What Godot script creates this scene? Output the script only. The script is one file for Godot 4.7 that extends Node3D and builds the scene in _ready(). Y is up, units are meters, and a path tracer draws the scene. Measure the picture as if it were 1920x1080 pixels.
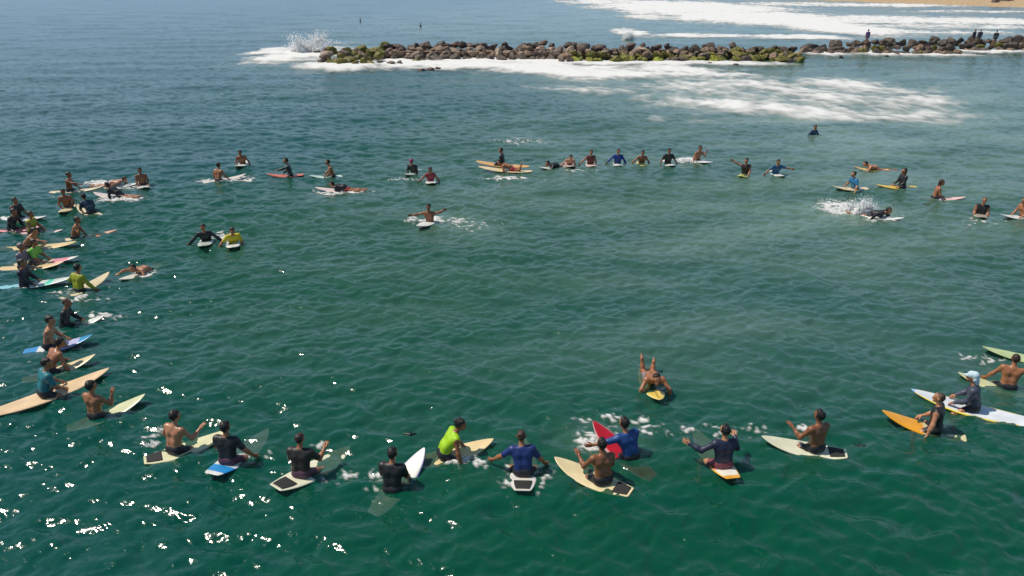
extends Node3D
# A paddle-out: surfers sitting in a ring on green sea, a rock jetty and a beach behind.
const CAM_H := 8.6
const FOCAL := 1280.0            # in pixels of the 1920 x 1080 photograph
const PITCH := 24.4
var TAKEN := {}
var MATS := {}
var nA := FastNoiseLite.new()
var nB := FastNoiseLite.new()
var nC := FastNoiseLite.new()
var rng := RandomNumberGenerator.new()

# ---------------------------------------------------------------- pixel to point
func ray(px: float, py: float) -> Vector3:
	return Vector3((px - 960.0) / FOCAL, (540.0 - py) / FOCAL, -1.0).rotated(Vector3.RIGHT, deg_to_rad(-PITCH)).normalized()

func gp(px: float, py: float, h := 0.0) -> Vector3:
	var d := ray(px, py)
	return Vector3(0, CAM_H, 0) + d * ((h - CAM_H) / d.y)

# ---------------------------------------------------------------- naming
func numbered(called: String) -> String:
	var n: int = TAKEN.get(called, -1) + 1
	TAKEN[called] = n
	return called if n == 0 else "%s_%03d" % [called, n]

func tag(o: Node, label: String, category := "", group := "", kind := "") -> void:
	if label: o.set_meta("label", label)
	if category: o.set_meta("category", category)
	if group: o.set_meta("group", group)
	if kind: o.set_meta("kind", kind)

func thing(called: String, at: Vector3, label: String, category: String, group := "") -> Node3D:
	var o := Node3D.new()
	o.name = numbered(called)
	add_child(o)
	o.position = at
	tag(o, label, category, group)
	return o

func part(called: String, mesh: Mesh, m: Material, parent: Node) -> MeshInstance3D:
	var o := MeshInstance3D.new()
	o.name = called
	o.mesh = mesh
	o.material_override = m
	parent.add_child(o, true)
	return o

# ---------------------------------------------------------------- materials
func lin(r: float, g: float, b: float) -> Color:
	return Color(r, g, b).linear_to_srgb()

func noise_tex(freq: float, lo: Color, hi: Color, size := 256, sd := 3) -> NoiseTexture2D:
	var n := FastNoiseLite.new()
	n.seed = sd
	n.frequency = freq
	n.fractal_octaves = 4
	var t := NoiseTexture2D.new()
	t.width = size
	t.height = size
	t.seamless = true
	t.noise = n
	var g := Gradient.new()
	g.set_color(0, lo)
	g.set_color(1, hi)
	g.set_offset(0, 0.25)
	g.set_offset(1, 0.75)
	t.color_ramp = g
	return t

var mottle: NoiseTexture2D
func mat(c: Color, rough := 0.6, mottled := true, scale := 3.0) -> StandardMaterial3D:
	var key := str(c) + str(rough) + str(mottled) + str(scale)
	if MATS.has(key): return MATS[key]
	var m := StandardMaterial3D.new()
	m.albedo_color = c
	m.roughness = rough
	if mottled:
		m.albedo_texture = mottle
		m.uv1_triplanar = true
		m.uv1_scale = Vector3.ONE * scale
	MATS[key] = m
	return m

func skin(k: int) -> StandardMaterial3D:
	var c: Color = [lin(.46, .21, .11), lin(.36, .145, .065), lin(.25, .095, .04), lin(.5, .25, .16)][k]
	return mat(c, 0.42, true, 4.0)

# ---------------------------------------------------------------- meshes
func arrays_mesh(v: PackedVector3Array, n: PackedVector3Array, idx: PackedInt32Array, col := PackedColorArray()) -> ArrayMesh:
	var a := []
	a.resize(Mesh.ARRAY_MAX)
	a[Mesh.ARRAY_VERTEX] = v
	a[Mesh.ARRAY_NORMAL] = n
	a[Mesh.ARRAY_INDEX] = idx
	if col.size(): a[Mesh.ARRAY_COLOR] = col
	var m := ArrayMesh.new()
	m.add_surface_from_arrays(Mesh.PRIMITIVE_TRIANGLES, a)
	return m

func finish(d: Dictionary) -> ArrayMesh:
	# normals from the faces; front faces run clockwise
	var v: PackedVector3Array = d.v
	var idx: PackedInt32Array = d.i
	var vol := 0.0
	for t in range(0, idx.size(), 3):
		vol += v[idx[t]].dot(v[idx[t + 1]].cross(v[idx[t + 2]]))
	if vol > 0.0 and not d.get("open", false):
		for t in range(0, idx.size(), 3):
			var s := idx[t]
			idx[t] = idx[t + 1]
			idx[t + 1] = s
	var n := PackedVector3Array()
	n.resize(v.size())
	for t in range(0, idx.size(), 3):
		var f := (v[idx[t + 2]] - v[idx[t]]).cross(v[idx[t + 1]] - v[idx[t]])
		n[idx[t]] += f
		n[idx[t + 1]] += f
		n[idx[t + 2]] += f
	for k in n.size(): n[k] = n[k].normalized()
	return arrays_mesh(v, n, idx, d.get("c", PackedColorArray()))

func join(a: Dictionary, b: Dictionary, t: Transform3D) -> void:
	var off: int = a.v.size()
	var flip := t.basis.determinant() < 0.0
	var bv: PackedVector3Array = b.v
	var bi: PackedInt32Array = b.i
	var av: PackedVector3Array = a.v
	var ai: PackedInt32Array = a.i
	av.append_array(t * bv)
	for k in range(0, bi.size(), 3):
		ai.append(bi[k] + off)
		ai.append(bi[k + (2 if flip else 1)] + off)
		ai.append(bi[k + (1 if flip else 2)] + off)
	a.v = av
	a.i = ai

# Tapered capsules joined by a smooth minimum and meshed as surface nets. caps: [a, b, ra, rb], cut: spheres taken away
func nets(caps: Array, cell: float, k: float, grow := 0.0, cuts := []) -> Dictionary:
	var lo := Vector3.ONE * 1e9
	var hi := -lo
	for c in caps:
		var r: float = maxf(c[2], c[3]) + grow + 3.0 * cell
		lo = lo.min(c[0] - Vector3.ONE * r).min(c[1] - Vector3.ONE * r)
		hi = hi.max(c[0] + Vector3.ONE * r).max(c[1] + Vector3.ONE * r)
	var nx := int((hi.x - lo.x) / cell) + 2
	var ny := int((hi.y - lo.y) / cell) + 2
	var nz := int((hi.z - lo.z) / cell) + 2
	var f := PackedFloat32Array()
	f.resize(nx * ny * nz)
	f.fill(9.0)
	for c in caps:
		var a: Vector3 = c[0]
		var b: Vector3 = c[1]
		var ra: float = c[2] + grow
		var rb: float = c[3] + grow
		var ab := b - a
		var l2 := maxf(ab.length_squared(), 1e-8)
		var r := maxf(ra, rb) + 2.2 * cell + k * 0.6
		var p0 := (a.min(b) - Vector3.ONE * r - lo) / cell
		var p1 := (a.max(b) + Vector3.ONE * r - lo) / cell
		for z in range(maxi(0, int(p0.z)), mini(nz, int(p1.z) + 2)):
			for y in range(maxi(0, int(p0.y)), mini(ny, int(p1.y) + 2)):
				var at := (z * ny + y) * nx
				for x in range(maxi(0, int(p0.x)), mini(nx, int(p1.x) + 2)):
					var p := lo + Vector3(x, y, z) * cell - a
					var t := clampf(p.dot(ab) / l2, 0.0, 1.0)
					var d := (p - ab * t).length() - (ra + (rb - ra) * t)
					var g := f[at + x]
					var h := k - absf(d - g)
					if h > 0.0: f[at + x] = minf(d, g) - h * h / k * 0.25
					elif d < g: f[at + x] = d
	for c in cuts:
		var r: float = c[1] + 2.0 * cell
		var p0: Vector3 = (c[0] - Vector3.ONE * r - lo) / cell
		var p1: Vector3 = (c[0] + Vector3.ONE * r - lo) / cell
		for z in range(maxi(0, int(p0.z)), mini(nz, int(p1.z) + 2)):
			for y in range(maxi(0, int(p0.y)), mini(ny, int(p1.y) + 2)):
				for x in range(maxi(0, int(p0.x)), mini(nx, int(p1.x) + 2)):
					var at := (z * ny + y) * nx + x
					f[at] = maxf(f[at], c[1] - (lo + Vector3(x, y, z) * cell).distance_to(c[0]))
	var id := PackedInt32Array()
	id.resize(f.size())
	id.fill(-1)
	var v := PackedVector3Array()
	var idx := PackedInt32Array()
	var sx := 1
	var sy := nx
	var sz := nx * ny
	var near := cell * 1.9
	for z in nz - 1:
		for y in ny - 1:
			var at := (z * ny + y) * nx
			for x in nx - 1:
				var f0 := f[at + x]
				if absf(f0) > near: continue
				var o := at + x
				var e := [f0, f[o + sx], f[o + sy], f[o + sx + sy], f[o + sz], f[o + sx + sz], f[o + sy + sz], f[o + sx + sy + sz]]
				var m := 0
				for q in 8:
					if e[q] < 0.0: m |= 1 << q
				if m == 0 or m == 255: continue
				var s := Vector3.ZERO
				var cnt := 0
				for q in 8:
					for bit in [1, 2, 4]:
						if q & bit: continue
						var q2: int = q | bit
						if (e[q] < 0.0) == (e[q2] < 0.0): continue
						var t: float = e[q] / (e[q] - e[q2])
						s += Vector3(q & 1, (q >> 1) & 1, (q >> 2) & 1) + Vector3(t if bit == 1 else 0.0, t if bit == 2 else 0.0, t if bit == 4 else 0.0)
						cnt += 1
				id[o] = v.size()
				v.append(lo + (Vector3(x, y, z) + s / cnt) * cell)
				if x == 0 or y == 0 or z == 0: continue
				for ax in 3:
					var step: int = [sx, sy, sz][ax]
					var u: int = [sy, sz, sx][ax]
					var w: int = [sz, sx, sy][ax]
					var ins := f0 < 0.0
					if ins == (f[o + step] < 0.0): continue
					var a := id[o]
					var b := id[o - u]
					var c2 := id[o - u - w]
					var d2 := id[o - w]
					if b < 0 or c2 < 0 or d2 < 0: continue
					if ins: idx.append_array([a, b, c2, a, c2, d2])
					else: idx.append_array([a, c2, b, a, d2, c2])
	return {"v": v, "i": idx}

# ---------------------------------------------------------------- people
var HEAD := {}
var HAIR := {}
var HAND := {}
func make_body_bits() -> void:
	var head := [[Vector3(0, .04, .022), Vector3(0, .04, -.018), .084, .082], [Vector3(0, .0, -.03), Vector3(0, -.055, -.045), .062, .046], [Vector3(0, -.02, .02), Vector3(0, -.07, .01), .06, .055],
		[Vector3(0, .012, -.096), Vector3(0, -.024, -.115), .011, .017], [Vector3(-.045, .03, -.082), Vector3(.045, .03, -.082), .016, .016], [Vector3(-.083, .012, .005), Vector3(-.085, -.02, 0), .018, .012],
		[Vector3(.083, .012, .005), Vector3(.085, -.02, 0), .018, .012], [Vector3(0, -.085, -.075), Vector3(0, -.085, -.07), .026, .026], [Vector3(-.02, -.05, -.088), Vector3(.02, -.05, -.088), .012, .012]]
	var cuts := [[Vector3(-.033, .008, -.1), .016], [Vector3(.033, .008, -.1), .016]]
	HEAD[true] = nets(head, .011, .025, 0.0, cuts)
	HEAD[false] = nets(head, .02, .025)
	var hair := [[Vector3(0, .06, .04), Vector3(0, .088, -.012), .088, .056], [Vector3(0, .0, .058), Vector3(0, -.025, .05), .066, .048], [Vector3(-.062, .03, .025), Vector3(.062, .03, .025), .036, .036], [Vector3(.03, .1, -.02), Vector3(-.03, .11, .03), .045, .05]]
	HAIR["short"] = nets(hair, .014, .03)
	HAIR["long"] = nets(hair + [[Vector3(0, 0, .075), Vector3(0, -.2, .085), .06, .035]], .016, .03)
	HAIR["bun"] = nets(hair + [[Vector3(0, .09, .1), Vector3(0, .1, .12), .042, .04]], .016, .03)
	HAIR["cropped"] = nets([[Vector3(0, .05, .03), Vector3(0, .052, -.01), .083, .078], [Vector3(0, .0, .05), Vector3(0, -.01, .05), .06, .05]], .014, .03)
	for q in HAIR:
		var hv: PackedVector3Array = HAIR[q].v
		for i in hv.size(): hv[i] += hv[i].normalized() * nC.get_noise_3dv(hv[i] * 45.0) * .011
		HAIR[q].v = hv
	for nr in [true, false]:
		var h := [[Vector3(-.025, .02, 0), Vector3(-.028, .085, 0), .022, .02], [Vector3(.02, .02, 0), Vector3(.025, .085, 0), .024, .021]]
		var lens := [.066, .078, .083, .07]
		for q in 4:
			var x := .033 - q * .022
			var a := Vector3(x, .09, 0)
			var b := a + Vector3((x) * .15, lens[3 - q] * .5, -.008)
			var c := b + Vector3(x * .1, lens[3 - q] * .42, -.03)
			h += [[a, b, .0105, .0095], [b, c, .0095, .008]]
		h += [[Vector3(.03, .03, -.005), Vector3(.062, .065, -.02), .016, .012], [Vector3(.062, .065, -.02), Vector3(.068, .098, -.03), .0115, .009]]
		HAND[nr] = nets(h, .007 if nr else .011, .008)

# elbow and wrist from the shoulder in the chest's frame; s = -1 left, 1 right; -z is forward
func arm(kind: String, s: float) -> Array:
	match kind:
		"thigh": return [Vector3(.05 * s, -.26, -.08), Vector3(-.0 * s, -.40, -.28)]
		"board": return [Vector3(.08 * s, -.25, -.06), Vector3(-.05 * s, -.42, -.22)]
		"down": return [Vector3(.12 * s, -.25, .0), Vector3(.2 * s, -.48, -.04)]
		"side": return [Vector3(.15 * s, -.23, -.02), Vector3(.25 * s, -.42, -.12)]
		"out": return [Vector3(.28 * s, -.06, -.04), Vector3(.52 * s, -.09, -.1)]
		"outlow": return [Vector3(.21 * s, -.18, -.02), Vector3(.38 * s, -.33, -.1)]
		"high": return [Vector3(.25 * s, .08, -.06), Vector3(.46 * s, .2, -.1)]
		"bent": return [Vector3(.13 * s, -.23, -.1), Vector3(.17 * s, -.1, -.31)]
		"raise": return [Vector3(.12 * s, -.2, -.14), Vector3(.16 * s, .04, -.2)]
		"fwd": return [Vector3(.06 * s, -.08, -.27), Vector3(.04 * s, -.12, -.51)]
		"wide": return [Vector3(.24 * s, -.17, -.05), Vector3(.44 * s, -.1, -.2)]
		"stroke": return [Vector3(.13 * s, -.1, -.22), Vector3(.16 * s, -.34, -.3)]
		"pull": return [Vector3(.2 * s, -.1, .16), Vector3(.24 * s, -.32, .2)]
		"reach": return [Vector3(.14 * s, .12, -.22), Vector3(.12 * s, .2, -.45)]
	return [Vector3(.05 * s, -.28, 0), Vector3(.06 * s, -.53, -.04)]

var POSED := {}
func pose(p: Dictionary) -> Dictionary:
	# joints in the person's frame, the seat at the origin, -z ahead
	var key := str([p.get("pose", "sit"), p.get("lean", 8), p.get("roll", 0), p.get("twist", 0), p.get("arms", ["thigh", "thigh"]), p.get("near", false), p.get("top", ""), p.get("bot", "shorts"), p.get("nod", 0), p.get("look", 0), p.get("hair", "short"), p.get("hat", "")])
	if POSED.has(key): return POSED[key]
	var near: bool = p.get("near", false)
	var kind: String = p.get("pose", "sit")
	var hip := Vector3(0, .1, 0)
	var lean: float = p.get("lean", 8)
	if kind == "prone":
		hip = Vector3(0, .1, .12)
		lean = 68.0 if not p.has("lean") else float(lean)
	elif kind == "stand": hip = Vector3(0, .93, 0)
	var b := Basis(Vector3.UP, deg_to_rad(-p.get("twist", 0))) * Basis(Vector3.FORWARD, deg_to_rad(p.get("roll", 0))) * Basis(Vector3.RIGHT, deg_to_rad(-lean))
	var S := Transform3D(b, hip)          # chest frame
	var mid := Transform3D(Basis.IDENTITY.slerp(b, .5), hip)
	var caps := []                        # [a, b, ra, rb, group]
	for s in [-1.0, 1.0]:
		var w0: Vector3 = mid * Vector3(.062 * s, .17, 0)
		caps.append([hip + Vector3(.075 * s, 0, .015), w0, .105, .088, "torso"])
		caps.append([w0, S * Vector3(.098 * s, .35, -.005), .088, .108, "torso"])
		caps.append([S * Vector3(.07 * s, .37, 0), S * Vector3(.185 * s, .455, 0), .1, .066, "torso"])
		caps.append([S * Vector3(.03 * s, .47, .01), S * Vector3(.13 * s, .465, .0), .06, .055, "torso"])
	caps.append([hip + Vector3(-.06, -.005, .01), hip + Vector3(.06, -.005, .01), .115, .115, "seat"])
	caps.append([S * Vector3(0, .45, .01), S * Vector3(0, .6, -.02), .056, .052, "neck"])
	var hands := []
	var arms: Array = p.get("arms", ["thigh", "thigh"])
	for q in 2:
		var s: float = [-1.0, 1.0][q]
		var sh: Vector3 = S * Vector3(.2 * s, .45, 0)
		var e: Array = arm(arms[q], s)
		var ab := b if kind == "prone" or kind == "stand" else Basis(Vector3.UP, deg_to_rad(-p.get("twist", 0)))
		if kind == "prone": ab = Basis(Vector3.RIGHT, deg_to_rad(-20))
		var el: Vector3 = sh + ab * e[0]
		var wr: Vector3 = sh + ab * e[1]
		caps.append([sh, el, .056, .042, "upper"])
		caps.append([el, el.lerp(wr, .35), .043, .042, "fore"])
		caps.append([el.lerp(wr, .35), wr, .042, .028, "fore"])
		hands.append([wr, (wr - el).normalized(), s, el])
	for s in [-1.0, 1.0]:
		var h0: Vector3 = hip + Vector3(.085 * s, -.015, .0)
		var kn: Vector3
		var an: Vector3
		var toe: Vector3
		if kind == "sit":
			kn = Vector3(.31 * s, -.09, -.33)
			an = Vector3(.33 * s, -.5, -.2)
			toe = an + Vector3(.03 * s, -.08, -.18)
		elif kind == "kneel":
			kn = Vector3(.2 * s, .07, -.36)
			an = Vector3(.17 * s, .06, .08)
			toe = an + Vector3(0, -.02, .16)
		elif kind == "prone":
			kn = Vector3(.12 * s, .075, .52)
			an = Vector3(.13 * s, .1, .97)
			if p.get("kick", false):
				an = kn + Vector3(.03 * s, .25 + .05 * s, .08)
			toe = an + Vector3(0, .04, .15) if not p.get("kick", false) else an + Vector3(.01 * s, .08, .06)
		else:
			kn = Vector3(.11 * s, .49, -.03 - .05 * s)
			an = Vector3(.13 * s, .08, .02 - .06 * s)
			toe = an + Vector3(.03 * s, -.045, -.17)
		caps.append([h0, h0.lerp(kn, .55), .084, .072, "thigh"])
		caps.append([h0.lerp(kn, .55), kn, .072, .056, "thigh2"])
		caps.append([kn, kn.lerp(an, .35), .055, .056, "calf"])
		caps.append([kn.lerp(an, .35), an, .056, .036, "calf"])
		caps.append([an, toe, .036, .026, "foot"])
	var cell := .019 if near else .03
	var k := .05
	var body := nets(caps, cell, k)
	var hb := Basis(Vector3.UP, deg_to_rad(-p.get("twist", 0) - p.get("look", 0))) * Basis(Vector3.RIGHT, deg_to_rad(-p.get("nod", 0) - (lean * .35 if kind != "prone" else 18.0)))
	var ht := Transform3D(hb, S * Vector3(0, .655, -.025) + hb * Vector3(0, .045, -.012))
	join(body, HEAD[near], ht)
	for h in hands:
		var y: Vector3 = h[1]
		var x: Vector3 = y.cross(Vector3(0, 0, 1) if absf(y.z) < .8 else Vector3.UP).normalized()
		var z := x.cross(y)
		if h[2] < 0.0: x = -x
		join(body, HAND[near], Transform3D(Basis(-x if h[2] > 0 else -x, y, z), h[0] - y * .015))
	var out := {"body": finish(body)}
	var hs: String = p.get("hair", "short")
	if hs != "none":
		var hd := {"v": PackedVector3Array(), "i": PackedInt32Array()}
		join(hd, HAIR[hs], ht)
		out["hair"] = finish(hd)
	if p.get("hat", ""):
		var cap := [[Vector3(0, .06, .03), Vector3(0, .065, -.025), .098, .09]]
		if p.hat == "brim": cap += [[Vector3(-.05, .045, -.11), Vector3(.05, .045, -.11), .012, .012], [Vector3(-.04, .04, -.16), Vector3(.04, .04, -.16), .01, .01], [Vector3(0, .042, -.06), Vector3(0, .042, -.165), .02, .012], [Vector3(0, 0, .085), Vector3(0, -.11, .09), .05, .06], [Vector3(-.06, -.02, .05), Vector3(.06, -.02, .05), .05, .05]]
		var hd := {"v": PackedVector3Array(), "i": PackedInt32Array()}
		join(hd, nets(cap, .013, .03), ht)
		out["hat"] = finish(hd)
	var top: String = p.get("top", "")
	if top:
		var c2 := []
		for c in caps:
			if c[4] == "torso" or c[4] == "seat" and top == "suit": c2.append(c)
			elif c[4] == "upper" and top != "vest":
				c2.append(c if top != "tee" else [c[0], c[0].lerp(c[1], .72), c[2] + .006, c[3] + .012])
			elif c[4] == "fore" and (top == "long" or top == "suit"): c2.append(c)
			elif c[4] in ["thigh", "thigh2", "calf"] and top == "suit": c2.append(c)
		out["top"] = finish(nets(c2, cell, k, .012))
	if top != "suit" and p.get("bot", "shorts"):
		var c2 := []
		for c in caps:
			if c[4] == "seat" or c[4] == "thigh": c2.append(c)
		c2.append([hip + Vector3(-.07, .0, .015), hip + Vector3(.07, .02, .015), .105, .105])
		out["bot"] = finish(nets(c2, cell, k, .01))
	POSED[key] = out
	return out

func person(p: Dictionary) -> Node3D:
	var m := pose(p)
	var o := thing("person", p.at, p.label, "person", p.get("group", "surfers gathered in a ring"))
	o.scale = Vector3.ONE * p.get("size", .96)
	o.rotation.y = deg_to_rad(-p.get("face", p.get("head", 0.0)))
	part("body", m.body, skin(p.get("skin", 1)), o)
	if m.has("hair"): part("hair", m.hair, mat(p.get("hairc", lin(.012, .009, .008)), .55), o)
	if m.has("hat"): part("cap", m.hat, mat(p.get("hatc", lin(.6, .7, .75)), .7), o)
	var tc: Color = p.get("tc", lin(.012, .012, .015))
	if m.has("top"): part("wetsuit" if p.top == "suit" else "shirt", m.top, mat(tc, .5), o)
	if m.has("bot"): part("shorts", m.bot, mat(p.get("bc", lin(.012, .012, .018)), .55), o)
	return o

# ---------------------------------------------------------------- surfboards
func board_half(t: float, long: bool) -> float:
	if t < .48: return lerpf(.5 if not long else .45, 1.0, sin(PI * .5 * pow(t / .48, .75)))
	var u := (t - .48) / .52
	return pow(maxf(0.0, 1.0 - pow(u, 2.6 if long else 2.0)), .5 if long else .72)

func board_mesh(L: float, W: float, hipf: float, cols: Array) -> ArrayMesh:
	# cols: [[from t, deck colour, rail colour], ...] along the board from the tail
	var long := L > 2.5
	var v := PackedVector3Array()
	var c := PackedColorArray()
	var idx := PackedInt32Array()
	var ns := 44
	var nr := 16
	for i in ns + 1:
		var t := float(i) / ns
		t = lerpf(t, .5 - .5 * cos(PI * t), .5)
		var w := maxf(.006, W * .5 * board_half(t, long))
		var th := .068 * pow(clampf(sin(PI * clampf(t * .94 + .03, 0, 1)), 0, 1), .5)
		th = maxf(.014, th)
		var y0 := .11 * pow(maxf(0.0, t - .45) / .55, 2.2) + .045 * pow(maxf(0.0, .4 - t) / .4, 2.0)
		var band: Array = cols[0]
		for b in cols:
			if t >= b[0]: band = b
		for j in nr:
			var a := TAU * j / nr
			var ca := cos(a)
			var sa := sin(a)
			var x := w * signf(ca) * pow(absf(ca), .75)
			var y := y0 - th * .5 + th * .5 * signf(sa) * pow(absf(sa), .8)
			v.append(Vector3(x, y, -(t - hipf) * L))
			c.append(band[1] if absf(ca) < .8 and sa > 0.0 else band[2])
	for i in ns:
		for j in nr:
			var a := i * nr + j
			var b := i * nr + (j + 1) % nr
			idx.append_array([a, b, a + nr, b, b + nr, a + nr])
	for e in [0, ns]:
		var m := v.size()
		var s := Vector3.ZERO
		for j in nr: s += v[e * nr + j]
		v.append(s / nr)
		c.append(c[e * nr])
		for j in nr:
			var a: int = e * nr + j
			var b: int = e * nr + (j + 1) % nr
			idx.append_array([m, b, a] if e == 0 else [m, a, b])
	return finish({"v": v, "i": idx, "c": c})

func deck_strip(L: float, W: float, hipf: float, t0: float, t1: float, half: float, lift: float) -> ArrayMesh:
	# a thin raised sheet that follows the deck between two places on the board
	var long := L > 2.5
	var v := PackedVector3Array()
	var idx := PackedInt32Array()
	var ns := 14
	for i in ns + 1:
		var t := lerpf(t0, t1, float(i) / ns)
		var y0 := .11 * pow(maxf(0.0, t - .45) / .55, 2.2) + .045 * pow(maxf(0.0, .4 - t) / .4, 2.0)
		var w := minf(half, W * .5 * board_half(t, long) * .72)
		for q in [[-w, -.006], [-w, lift], [w, lift], [w, -.006]]: v.append(Vector3(q[0], y0 + q[1], -(t - hipf) * L))
	for i in ns:
		for j in 4:
			var a := i * 4 + j
			var b := i * 4 + (j + 1) % 4
			idx.append_array([a, b, a + 4, b, b + 4, a + 4])
	idx.append_array([0, 2, 1, 0, 3, 2])
	var e := ns * 4
	idx.append_array([e, e + 1, e + 2, e, e + 2, e + 3])
	return finish({"v": v, "i": idx})

var fin_mesh: ArrayMesh
func make_fin() -> ArrayMesh:
	var o := [Vector3(0, 0, -.06), Vector3(0, 0, .05), Vector3(0, -.06, .075), Vector3(0, -.12, .1), Vector3(0, -.07, .02)]
	var v := PackedVector3Array()
	for s in [-.004, .004]:
		for q in o: v.append(q + Vector3(s, 0, 0))
	var idx := PackedInt32Array()
	for k in [[0, 1, 2], [0, 2, 4], [2, 3, 4]]:
		idx.append_array([k[0], k[1], k[2], k[0] + 5, k[2] + 5, k[1] + 5])
	for k in 5:
		var n := (k + 1) % 5
		idx.append_array([k, k + 5, n, n, k + 5, n + 5])
	return finish({"v": v, "i": idx})

var BOARDS := {}
func surfboard(at: Vector3, head: float, pitch: float, q: Dictionary, label: String) -> Node3D:
	var L: float = q.get("L", 1.95)
	var W: float = q.get("W", .58 if L > 2.5 else .52)
	var hipf: float = q.get("hipf", .36)
	var d: Color = q.get("c", Color(.72, .7, .62))
	var cols: Array = q.get("cols", [[0.0, d, q.get("rail", d)]])
	var key := str([L, W, hipf, cols])
	if not BOARDS.has(key): BOARDS[key] = board_mesh(L, W, hipf, cols)
	var o := thing("surfboard", at, label, "surfboard", "surfboards in the ring")
	o.rotation = Vector3(deg_to_rad(pitch), deg_to_rad(-head), deg_to_rad(q.get("tilt", 0.0)))
	var hull := part("hull", BOARDS[key], board_mat, o)
	if q.get("pad", false): part("tail_pad", deck_strip(L, W, hipf, .03, .2, .17, .012), mat(lin(.02, .02, .02), .8), hull)
	if q.get("stringer", false) and L > 1.6: part("stringer", deck_strip(L, W, hipf, .04, .93, .008, .004), mat(lin(.25, .14, .06), .5), hull)
	for s in ([-1, 0, 1] if L < 2.5 else [0]):
		var f := part("fin", fin_mesh, mat(lin(.05, .05, .05), .4), hull)
		f.position = Vector3(s * W * .27, -.045, (hipf - (.07 if s == 0 else .14)) * L)
	return o

var board_mat: StandardMaterial3D
var spray_mat: StandardMaterial3D

# ---------------------------------------------------------------- the sea
func chop(n: float) -> float:
	return n * .55 + (.4 - absf(n)) * .75

func wave(x: float, z: float) -> float:
	var d := -z
	var h := .12 * nA.get_noise_2d(x * .055 + z * .02, z * .13)
	var xr := x * .96 - z * .26
	var zr := x * .26 + z * .96
	h += .065 * chop(nB.get_noise_2d(xr * .26, zr * .5))
	xr = x * .97 + z * .24
	zr = -x * .24 + z * .97
	h += .062 * chop(nC.get_noise_2d(xr * .7, zr * 1.3))
	if d < 110.0:
		var k := clampf((110.0 - d) / 40.0, 0.0, 1.0)
		xr = x * .9 - z * .42
		zr = x * .42 + z * .9
		h += .037 * chop(nA.get_noise_2d(xr * 1.4 + 40.0, zr * 2.5)) * k
		if d < 40.0:
			xr = x * .93 + z * .36
			zr = -x * .36 + z * .93
			h += .018 * chop(nB.get_noise_2d(xr * 2.8 + 11.0, zr * 4.6)) * clampf((40.0 - d) / 14.0, 0.0, 1.0)
	return h

func sm(a: float, b: float, x: float) -> float:
	var t := clampf((x - a) / (b - a), 0.0, 1.0)
	return t * t * (3.0 - 2.0 * t)

var D := PackedFloat32Array()      # the rows' distances
var NC := 0
var U := PackedFloat32Array()
func depth_of(d: float) -> float:
	return d * cos(deg_to_rad(PITCH)) + CAM_H * sin(deg_to_rad(PITCH))

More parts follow.
